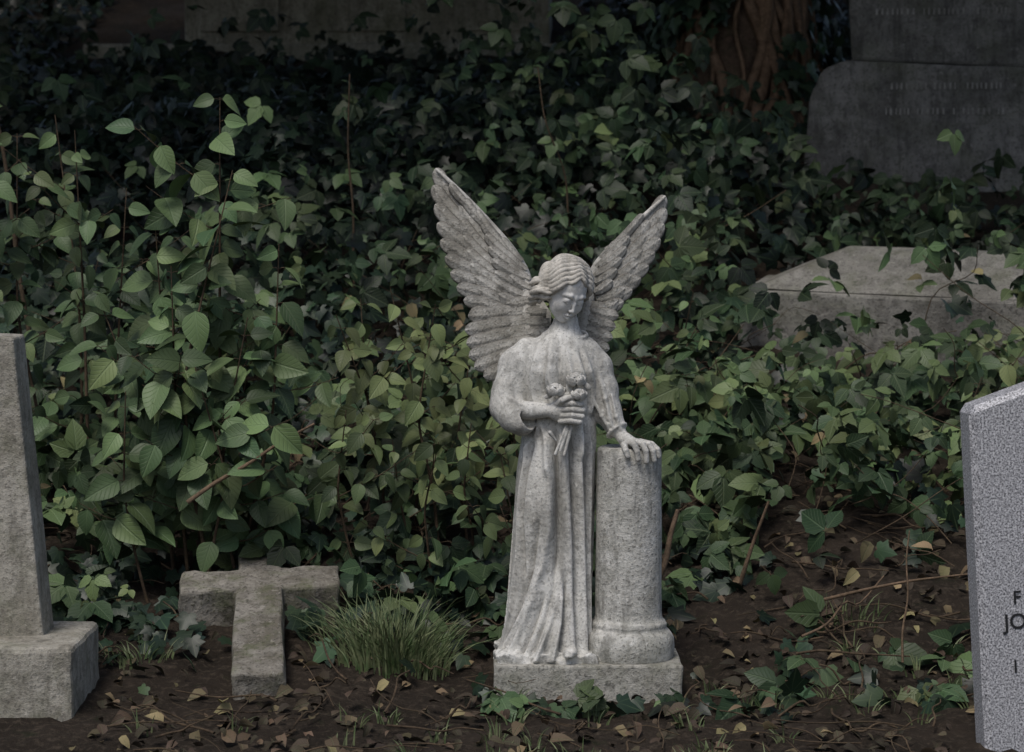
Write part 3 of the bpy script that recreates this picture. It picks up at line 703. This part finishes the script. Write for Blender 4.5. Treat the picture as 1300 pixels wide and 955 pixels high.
n1=t.noise(co,230,2,.6); c=t.ramp(n1,[(.36,(.08,.082,.09)),(.45,(.30,.30,.32)),(.54,(.52,.52,.55)),(.68,(.74,.74,.76))])
c=t.mix(t.ramp(t.noise(co,100,2),[(.55,0),(.62,.6)]),c,(.22,.22,.235)); M_gran=t.done(t.bsdf(c,.45,t.bump(n1,.15,.002),.5))
t=NT('inscription_paint'); M_ins=t.done(t.bsdf((.02,.02,.022),.6))
g=empty('granite_headstone',(1.092,-.62,-.12)); g.rotation_euler=(0,D(-3.6),D(5))
o=prism('granite_tablet',[(0,-.1),(.62,-.1),(.62,.80),(.31,.915),(.0,.825)],0,.10,M_gran,.014,1); par(o,g)
def txt(s,x,z,size,parent):
    cu=bpy.data.curves.new('t','FONT'); cu.body=s; cu.size=size; cu.extrude=.0006; cu.offset=.0004
    ob=bpy.data.objects.new('t',cu); scene.collection.objects.link(ob); bpy.context.view_layer.update()
    me=bpy.data.meshes.new_from_object(ob.evaluated_get(bpy.context.evaluated_depsgraph_get())); bpy.data.objects.remove(ob)
    o=bpy.data.objects.new('inscription',me); scene.collection.objects.link(o); me.materials.append(M_ins)
    o.rotation_euler=(D(90),0,0); o.location=(x,-.0012,z); par(o,parent)
txt('F',.078,.37,.042,g); txt('JO',.055,.312,.05,g); txt('I',.072,.21,.042,g)
g=empty('stepped_headstone',(2.02,5.75,0)); g.rotation_euler=(0,0,D(-8))
par(prism('lower_block',[(-.62,.95),(.75,.95),(.72,1.76),(.55,1.82),(-.40,1.86),(-.50,1.82),(-.56,1.68)],-.25,.3,M_gd,.02,2,.002,4),g)
par(prism('upper_block',[(-.36,1.863),(.50,1.824),(.52,2.02),(.42,2.32),(-.34,2.34),(-.38,2.2)],-.17,.22,M_gd,.015,2,.002,4),g)
acc=Acc()
def dashes(x0,x1,zs,y,hgt):
    for z in zs:
        x=x0
        while x<x1:
            w=rng.uniform(.008,.02)
            if rng.random()<.85:
                V=np.array([(x,y,z),(x+w*.5,y,z),(x+w*.5,y,z+hgt),(x,y,z+hgt)]); acc.add(V,[(0,1,2,3)])
            x+=w+.008
dashes(-.25,.38,(2.22,2.15,2.08),-.178,.03); dashes(-.2,.35,(1.72,1.60),-.258,.03)
M_er=stone('eroded_lettering',(.36,.355,.34),(.25,.245,.23),.3,9,.5); par(acc.obj('eroded_inscription',M_er,smooth=False),g)
g=empty('coped_grave_slab',(1.55,3.1,.02)); g.rotation_euler=(D(3),D(2),D(-14))
bm=bmesh.new(); box_bm(bm,(-.66,-.34,.45),(.85,.36,.83)); par(finish(bm,'slab_base',M_gl,.012,2,.0015,4),g)
bm=bmesh.new(); v=box_bm(bm,(-.62,-.31,.832),(.81,.33,.88)); 
for k in (4,5,6,7): v[k].co.y*=.25; v[k].co.z+=.10
v[4].co.x=v[7].co.x=-.30; v[5].co.x=v[6].co.x=.74
par(finish(bm,'coped_top',M_gl,.008,2,.0012,4),g)
g=empty('chest_tomb',(-.9,9.6,0)); g.rotation_euler=(0,0,D(-2))
M_gt=stone('pale_tomb_stone',(.46,.445,.39),(.28,.27,.23),.6,2.5,1.,.35,60,0,.5)
bm=bmesh.new(); box_bm(bm,(-1.75,-.65,1.5),(1.3,.7,2.17)); par(finish(bm,'step',M_gt,.02,2,.003,4),g)
bm=bmesh.new(); box_bm(bm,(-1.15,-.38,2.173),(1.15,.5,2.85)); par(finish(bm,'chest',M_gt,.01,2,.002,4),g)
for x0 in (-1.05,-.25,.55):
    bm=bmesh.new(); box_bm(bm,(x0,-.41,2.26),(x0+.5,-.383,2.78)); par(finish(bm,'panel',M_gt,.008,2),g)
bm=bmesh.new(); box_bm(bm,(-1.3,-.5,2.853),(1.3,.62,2.98)); par(finish(bm,'ledger_top',M_gt,.02,3,.002,4),g)

# ------------------------------------------------------------------ trees
M_bark=stone('tree_bark',(.15,.10,.07),(.075,.052,.038),.5,12,1.2,.2,70)
M_can=leafmat('canopy_leaf',[(0,(.02,.045,.02)),(1,(.07,.12,.04))],False,.5,0,0,False)
def tree(name,x,y,r,h,crown,nl,ivy=0,lsz=(.17,.30),cy=0):
    z0=float(gz(x,y)); e=empty(name); acc=Acc()
    C=curve([(x,y,z0-.2),(x+.05,y,z0+.4),(x-.05,y+.05,z0+h*.5),(x+.1,y,z0+h)],24); rad=np.linspace(1,.45,24)*r; rad[:3]*=[1.5,1.3,1.12]
    acc.add(*tube(C,rad,16)); tips=[]
    for k in range(10):
        a=k*2.4+random.random(); i=random.randint(12,23); l=crown*random.uniform(.6,1)
        t_=C[i]+np.array((math.cos(a)*l,math.sin(a)*l+cy,random.uniform(.5,2.2))); L_=curve([C[i],(C[i]+t_)/2+np.array((0,0,.35)),t_],12)
        acc.add(*tube(L_,np.linspace(r*.4,.03,12),8)); tips+= [L_[6],L_[8],L_[10],L_[11]]
        for q in range(3):
            b=L_[random.randint(5,10)]; t2=b+np.array((random.gauss(0,.8),random.gauss(0,.8),random.uniform(0,.9))); acc.add(*tube(curve([b,(b+t2)/2+np.array((0,0,.1)),t2],7),np.linspace(.05,.015,7),5)); tips.append(t2)
    par(acc.obj('trunk_and_limbs',M_bark),e)
    tips=np.array(tips); k=rng.integers(0,len(tips),nl); P=tips[k]+rng.normal(0,.6,(nl,3))*np.array((1,1,.5)) 
    par(scatter('crown_leaves',OVS,P,np.stack([rng.normal(0,.5,nl),rng.normal(0,.5,nl),np.ones(nl)],1),rng.normal(0,1,(nl,3)),rng.uniform(*lsz,nl),np.stack([rng.random(nl),rng.random(nl),rng.random(nl)],1),M_can),e)
    if ivy:
        acc=Acc()
        for q in range(50):
            a=rng.uniform(0,6.28); P_=[]; r_=rng.uniform(.01,.036)
            for t in np.linspace(0,1,14):
                a+=rng.normal(0,.26); zz_=z0-.05+t*2.4; rr_=np.interp(zz_,C[:,2],rad)+.015+.06*rng.random(); cx_=np.interp(zz_,C[:,2],C[:,0]); cy_=np.interp(zz_,C[:,2],C[:,1]); P_.append((cx_+rr_*math.cos(a),cy_+rr_*math.sin(a),zz_))
            acc.add(*tube(curve(P_,34),r_,6))
        par(acc.obj('ivy_vines',stone('vine_bark',(.27,.175,.115),(.15,.095,.06),.4,15,.8,.1,90)),e)
        n=ivy; a=rng.uniform(0,6.28,n); zz_=z0+rng.uniform(-.1,3.2,n); m=snoise(a*1.2,zz_,.6,77)*.9+.75*np.abs(np.sin((a+1.57)/2)); kk=m>.34; a,zz_=a[kk],zz_[kk]; n=len(a)
        rr_=np.interp(zz_,C[:,2],rad)+.03+.17*rng.random(n); ox=np.cos(a); oy=np.sin(a)
        P=np.stack([np.interp(zz_,C[:,2],C[:,0])+rr_*ox,np.interp(zz_,C[:,2],C[:,1])+rr_*oy,zz_],1)
        par(scatter('ivy_leaves',IVY,P,np.stack([ox,oy,.4*np.ones(n)],1)+rng.normal(0,.3,(n,3)),np.stack([rng.normal(0,.4,n),rng.normal(0,.2,n),-np.ones(n)],1),rng.uniform(.05,.1,n),np.stack([rng.random(n),np.clip(rng.normal(.65,.2,n),0,1),rng.random(n)],1),M_ivy),e)
tree('ivy_covered_tree',1.18,6.7,.40,3.6,4.4,8500,5600,cy=-1.4)  # trunk is in view; its unseen crown is pulled forward to shade the bank
tree('unseen_shade_tree',-3.4,5.6,.24,3.4,4.4,8500,cy=-.8)  # this and the next trees: out of view, added so their crowns darken the background
tree('unseen_shade_tree',4.7,6.0,.26,3.6,4.2,6500,cy=-.8)
tree('unseen_shade_tree',-1.2,12.8,.3,4.0,4.8,5500,1200,cy=-2)
tree('unseen_shade_tree',3.6,13.5,.3,4.2,4.6,4000,1200,cy=-1)
tree('unseen_shade_tree',-7,13,.3,4.6,4.8,3500)
acc=Acc()
for b,t_,r in (((-1.72,1.9,.3),(-1.70,1.9,2.4),.016),((-1.60,2.2,.4),(-1.95,2.2,2.3),.009),((-.55,3.0,.6),(-.60,2.9,1.65),.006),((.30,3.4,.8),(.1,3.3,1.7),.005)):
    stick(b,t_,r,.02,20)
acc.obj('sapling_stems',M_twig)

# ------------------------------------------------------------------ light, world, camera
w=bpy.data.worlds.new("World"); scene.world=w; w.use_nodes=True; nt=w.node_tree
sky=nt.nodes.new('ShaderNodeTexSky'); sky.sky_type='NISHITA'; sky.sun_disc=False
az=D(204); el=D(60)
sky.sun_elevation=el; sky.sun_rotation=az; sky.air_density=1.0; sky.dust_density=3.0; sky.ozone_density=.4
bg=nt.nodes['Background']; nt.links.new(sky.outputs[0],bg.inputs[0]); bg.inputs[1].default_value=.095
sun=bpy.data.lights.new('sun','SUN'); sun.energy=1.5; sun.angle=D(18); sun.color=(1,.97,.92)
so=bpy.data.objects.new('sun',sun); scene.collection.objects.link(so)
dv=Vector((math.sin(az)*math.cos(el),math.cos(az)*math.cos(el),math.sin(el)))
so.rotation_euler=dv.to_track_quat('Z','Y').to_euler(); so.location=(0,0,8)
cam=bpy.data.cameras.new('camera'); cam.lens=85; cam.sensor_width=36; cam.clip_end=600
cam.dof.use_dof=True; cam.dof.focus_distance=6.05; cam.dof.aperture_fstop=7.1
co_=bpy.data.objects.new('camera',cam); co_.location=(0,-6.1,1.16); co_.rotation_euler=(D(86),0,0); scene.collection.objects.link(co_)
scene.camera=co_
scene.view_settings.view_transform='Standard'; scene.view_settings.look='None'; scene.view_settings.exposure=0
